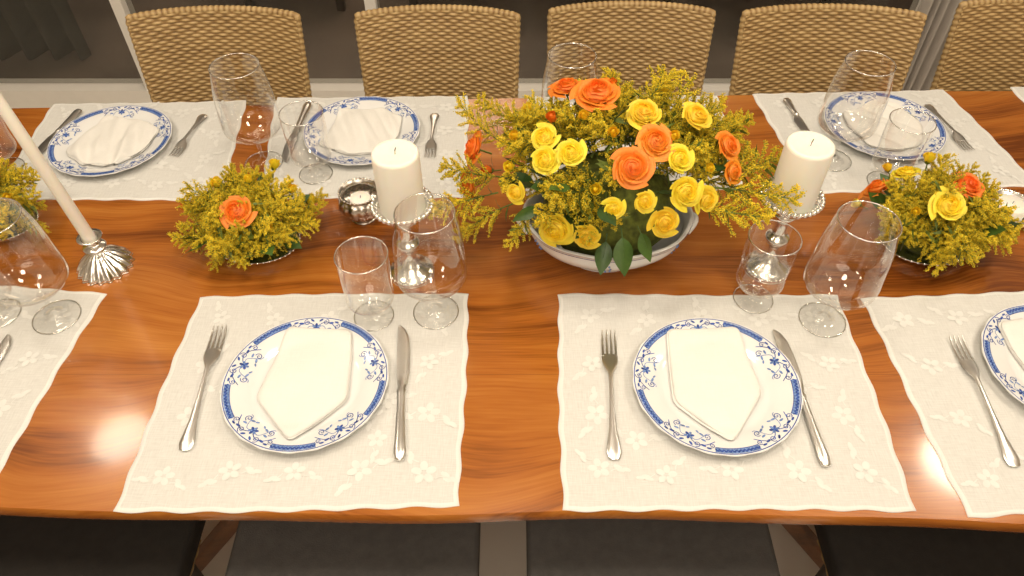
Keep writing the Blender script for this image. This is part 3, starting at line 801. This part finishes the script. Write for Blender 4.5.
def arrange(name, base, c, rad, roses, nspr, nleaf, slen, vessel, label, seed, lowz=-.25, extra=(), foam=None, frontlow=-1, reach=(1.0, 1.2), lim0=.036, leaves=()):
    random.seed(seed); e = empty(name, base)
    child(vessel, e); vessel.location = (0, 0, 0)
    fr, fz0, fz1 = foam
    b = MB(); b.lathe([(.0001, fz0), (fr*.7, fz0), (fr, fz0+(fz1-fz0)*.35), (fr*.92, fz0+(fz1-fz0)*.7), (fr*.55, fz1*.97), (.0001, fz1)], 32, sx=1.15, sy=.9); child(b.obj('moss', [M_FOAM]), e)
    used = []
    for kind, x, y, s in roses:
        p, n = hit(x, y, c, rad); dirn = (n+Vector((0, -.3, .3))).normalized(); p = p+n*.018
        me = ROSE[(kind, random.randrange(4))] if kind in 'oy' else ROSE[(kind, 0)]
        inst(me, 'rose' if kind in 'oy' else 'rose_bud', e, p-e.location-dirn*s*.1, dirn, s); used.append((p, s))
    k = 0; i = 0
    while k < nspr and i < 9000:
        i += 1
        z = random.uniform(lowz, 1); a = random.uniform(0, 2*pi)
        if sin(a) > .35 and z < .3 and random.random() < .75: continue
        if sin(a) < .25 and z < frontlow and random.random() < .9: continue
        r_ = sqrt(1-z*z)
        u = Vector((r_*cos(a), r_*sin(a), z)); tip = Vector([c[j]+rad[j]*u[j]*random.uniform(*reach) for j in range(3)])
        d = Vector((u.x*rad[0]*1.3, u.y*rad[1]*1.3, max(u.z, .0)*rad[2]+.015)).normalized(); d = (d+Vector((random.gauss(0, .22), random.gauss(0, .22), random.gauss(0, .15)))).normalized()
        s = slen*random.uniform(.7, 1.2); root = tip-d*s
        if any((tip-p).length < rs*1.25+.007 or (tip.lerp(root, .3)-p).length < rs*1.0+.004 for p, rs in used): continue
        lim = TZ+lim0
        root.z = max(root.z, lim); tip.z = max(tip.z, lim+.004)
        inst(random.choice(SPR), 'goldenrod', e, root-e.location, tip-root, s); k += 1
    for x, y, dx, dy, dz, s in extra:
        p, n = hit(x, y, c, rad); d = Vector((dx, dy, dz)).normalized(); inst(random.choice(SPR), 'goldenrod', e, p-n*.02-e.location, d, s)
    for k in range(nleaf):
        a = random.uniform(0, 2*pi); z = random.uniform(-.15, .6); r_ = sqrt(1-z*z); u = Vector((r_*cos(a), r_*sin(a), z))
        p = Vector([c[j]+rad[j]*u[j]*.78 for j in range(3)]); p.z = max(p.z, TZ+.035)
        inst(LEAF, 'leaf', e, p-e.location, u+Vector((0, 0, .2)), random.uniform(.045, .065))
    for x, y, dx, dy, dz, s in leaves:
        p, n = hit(x, y, c, rad); inst(LEAF, 'leaf', e, p+n*.006-e.location, Vector((dx, dy, dz)), s, spin=0)
    tag(e, label, 'flower arrangement'); return e

# porcelain tureen bowl
b = MB(); kb = .99
scal = lambda a, r, z: 1+.008*cos(8*a)*(z/.095)
outer = [(r*kb, z*kb) for r, z in smoothprof([(.0001, .0), (.058, .0), (.060, .003), (.055, .010), (.070, .020), (.100, .040), (.116, .062), (.120, .082), (.126, .094)])]
b.lathe(outer+[(.1265*kb, .0955*kb), (.1245*kb, .0960*kb)]+[(r-.005, z+.002) for r, z in outer[::-1] if z > .02]+[(.0001, .022)], 96, sx=1.22, sy=.95, mod=scal)
for zc_, w_, mt in ((.0890, .0022, 1),):
    P = []
    for dz in (-w_/2, w_/2):
        z = (zc_+dz); r = (.1205+(z-.082)*.5+.0020)*kb; z *= kb
        P.append([(r*1.22*scal(2*pi*j/96, r, z)*cos(2*pi*j/96), r*.95*scal(2*pi*j/96, r, z)*sin(2*pi*j/96), z) for j in range(96)])
    b.grid(P, mt, closeu=True)
for k in range(6):
    a = 2*pi*k/6+.45
    for q_ in range(7):
        aa = a+.06*cos(q_*.9)+.02*q_/7; z = .062+.010*sin(q_*.9); r = (.1165+(z-.062)*.35-.0004)*kb; z *= kb
        b.ball((r*1.22*scal(aa, r, z)*cos(aa), r*.95*scal(aa, r, z)*sin(aa), z), .0020, 2, 8, 5)
for sg in (-1, 1):
    b.tube([(sg*(.143+.018*sin(pi*t/8)), -.028+.056*t/8, .071+.010*sin(pi*t/8)) for t in range(9)], .005, 8)
bowl = b.obj('bowl', [M_PORC, M_BLUE, M_BLUE2])
cb = tp(603, 250)
C = Vector((cb.x+.006, cb.y+.024, TZ+.178)); RAD = (.198, .148, .120)
MR = [('o', 597, 103, .030), ('o', 568, 98, .024), ('o', 630, 170, .026), ('o', 652, 147, .023), ('o', 484, 151, .025), ('o', 478, 184, .023), ('o', 719, 150, .020), ('o', 723, 172, .017), ('ob', 556, 127, .016), ('ob', 612, 96, .014), ('ob', 500, 170, .016),
      ('y', 548, 143, .018), ('y', 549, 163, .019), ('y', 573, 157, .019), ('y', 641, 121, .023), ('y', 690, 124, .021), ('y', 674, 162, .018), ('y', 680, 190, .021), ('y', 699, 197, .017), ('y', 560, 222, .024), ('y', 588, 228, .019), ('y', 661, 216, .020), ('y', 613, 205, .014), ('y', 642, 199, .014), ('y', 523, 190, .014), ('b', 523, 143, .015), ('b', 596, 188, .015), ('b', 612, 140, .015), ('b', 668, 143, .014), ('b', 720, 203, .016), ('b', 519, 168, .015), ('b', 585, 125, .014), ('b', 660, 100, .014), ('b', 535, 118, .013), ('b', 700, 170, .013)]
EX = [(500, 180, -1, -.1, .1, .12), (488, 198, -1, -.3, -.05, .12), (505, 211, -1, -.4, -.1, .11), (500, 140, -1, .2, .35, .11), (715, 190, 1, -.1, .02, .135), (722, 176, 1, .1, .15, .14), (700, 210, 1, -.4, -.05, .12),
      (528, 214, -.6, -1, -.0, .08), (715, 140, 1, .3, .3, .10), (645, 100, .3, .2, 1, .08), (520, 125, -.8, .3, .6, .10)]
LV = [(622, 234, .15, -.8, -.8, .065), (606, 238, -.2, -.9, -.6, .055), (640, 230, .5, -.8, -.7, .05), (570, 185, -.5, -.5, .5, .05), (600, 205, .3, -.7, .2, .05), (540, 205, -.7, -.5, .1, .05), (615, 122, .2, -.2, .8, .045)]
arrange('flower_centerpiece', cb, C, RAD, MR, 86, 20, .120, bowl, 'orange and yellow roses with goldenrod in a blue-and-white porcelain bowl', 3, -.2, EX, foam=(.105, .03, .20), frontlow=.08, reach=(.98, 1.2), leaves=LV)

def dish(r):
    b = MB(); b.lathe(smoothprof([(.0001, 0), (r*.7, 0), (r*.9, .006), (r, .014), (r*.985, .0155), (r*.87, .009), (r*.7, .004), (.0001, .004)]), 64, sx=1.15, sy=.9)
    for k in range(44):
        a = 2*pi*k/44; b.ball((r*1.15*cos(a), r*.9*sin(a), .0148), .0028, 0, 6, 4)
    return b.obj('dish', [M_SILVER])
FO = (.046, .006, .060)
p = tp(261, 247); arrange('small_flower_arrangement', p, Vector((p.x-.003, p.y+.002, TZ+.057)), (.100, .074, .068),
    [('o', 240, 215, .023), ('ob', 196, 212, .012), ('b', 272, 176, .017), ('b', 223, 193, .016), ('b', 301, 206, .016), ('b', 268, 226, .013), ('b', 250, 190, .013), ('b', 287, 198, .014)], 72, 8, .098, dish(.066),
    'low arrangement with orange rose, yellow buds and goldenrod', 5, .0, foam=FO, reach=(.95, 1.48), lim0=.044)
p = tp(921, 247); arrange('small_flower_arrangement', p, Vector((p.x-.002, p.y+.004, TZ+.059)), (.106, .078, .072),
    [('o', 884, 195, .024), ('o', 962, 193, .022), ('y', 908, 182, .020), ('y', 944, 210, .024), ('b', 928, 170, .018), ('b', 892, 178, .014), ('b', 868, 208, .014), ('b', 915, 215, .013)], 74, 8, .100, dish(.070),
    'low arrangement of orange and yellow roses with goldenrod', 6, .0, foam=FO, reach=(.95, 1.48), lim0=.044)
p = tp(4, 228); arrange('small_flower_arrangement', p, Vector((p.x, p.y+.006, TZ+.053)), (.090, .066, .062),
    [('b', 8, 200, .014), ('o', -35, 200, .022), ('y', -20, 215, .02)], 60, 8, .09, dish(.06),
    'low goldenrod arrangement near the taper candle', 8, .0, foam=FO, reach=(.95, 1.45), lim0=.044)

# ------------------------------------------------------------------ light
def area(loc, size, power, col=(1, .865, .68), target=None, shape='DISK'):
    l = bpy.data.lights.new('ceiling_and_fill_light', 'AREA'); l.shape = shape; l.size = size; l.energy = power; l.color = col
    o = bpy.data.objects.new('ceiling_and_fill_light', l); COL.objects.link(o); o.location = loc
    if target: o.rotation_euler = (Vector(target)-Vector(loc)).to_track_quat('-Z', 'Y').to_euler()
for x in (-1.3, 0, 1.3):
    area((x, .30, 2.67), .38, 11)
    area((x, 1.02, 2.67), .28, 9)
area((1.95, 1.62, 2.67), .30, 10)
area((-1.75, 1.75, 2.67), .25, 4)
area((0, -.9, 2.67), 1.5, 23, (1, .88, .72))  # added broad fill overhead, not a lamp of the room
area((0, -1.9, 1.7), 1.2, 9, (1, .88, .72), target=(0, .7, .1))  # added unseen fill behind the camera, brightens the floor between the front chairs
area((-.5, 4.2, 2.4), 1.2, 22, (1, .78, .58))  # added fill that lights the terrace, no fitting out there
w = bpy.data.worlds.new('world'); scene.world = w; w.use_nodes = True
w.node_tree.nodes['Background'].inputs[0].default_value = (1, .85, .7, 1); w.node_tree.nodes['Background'].inputs[1].default_value = .08
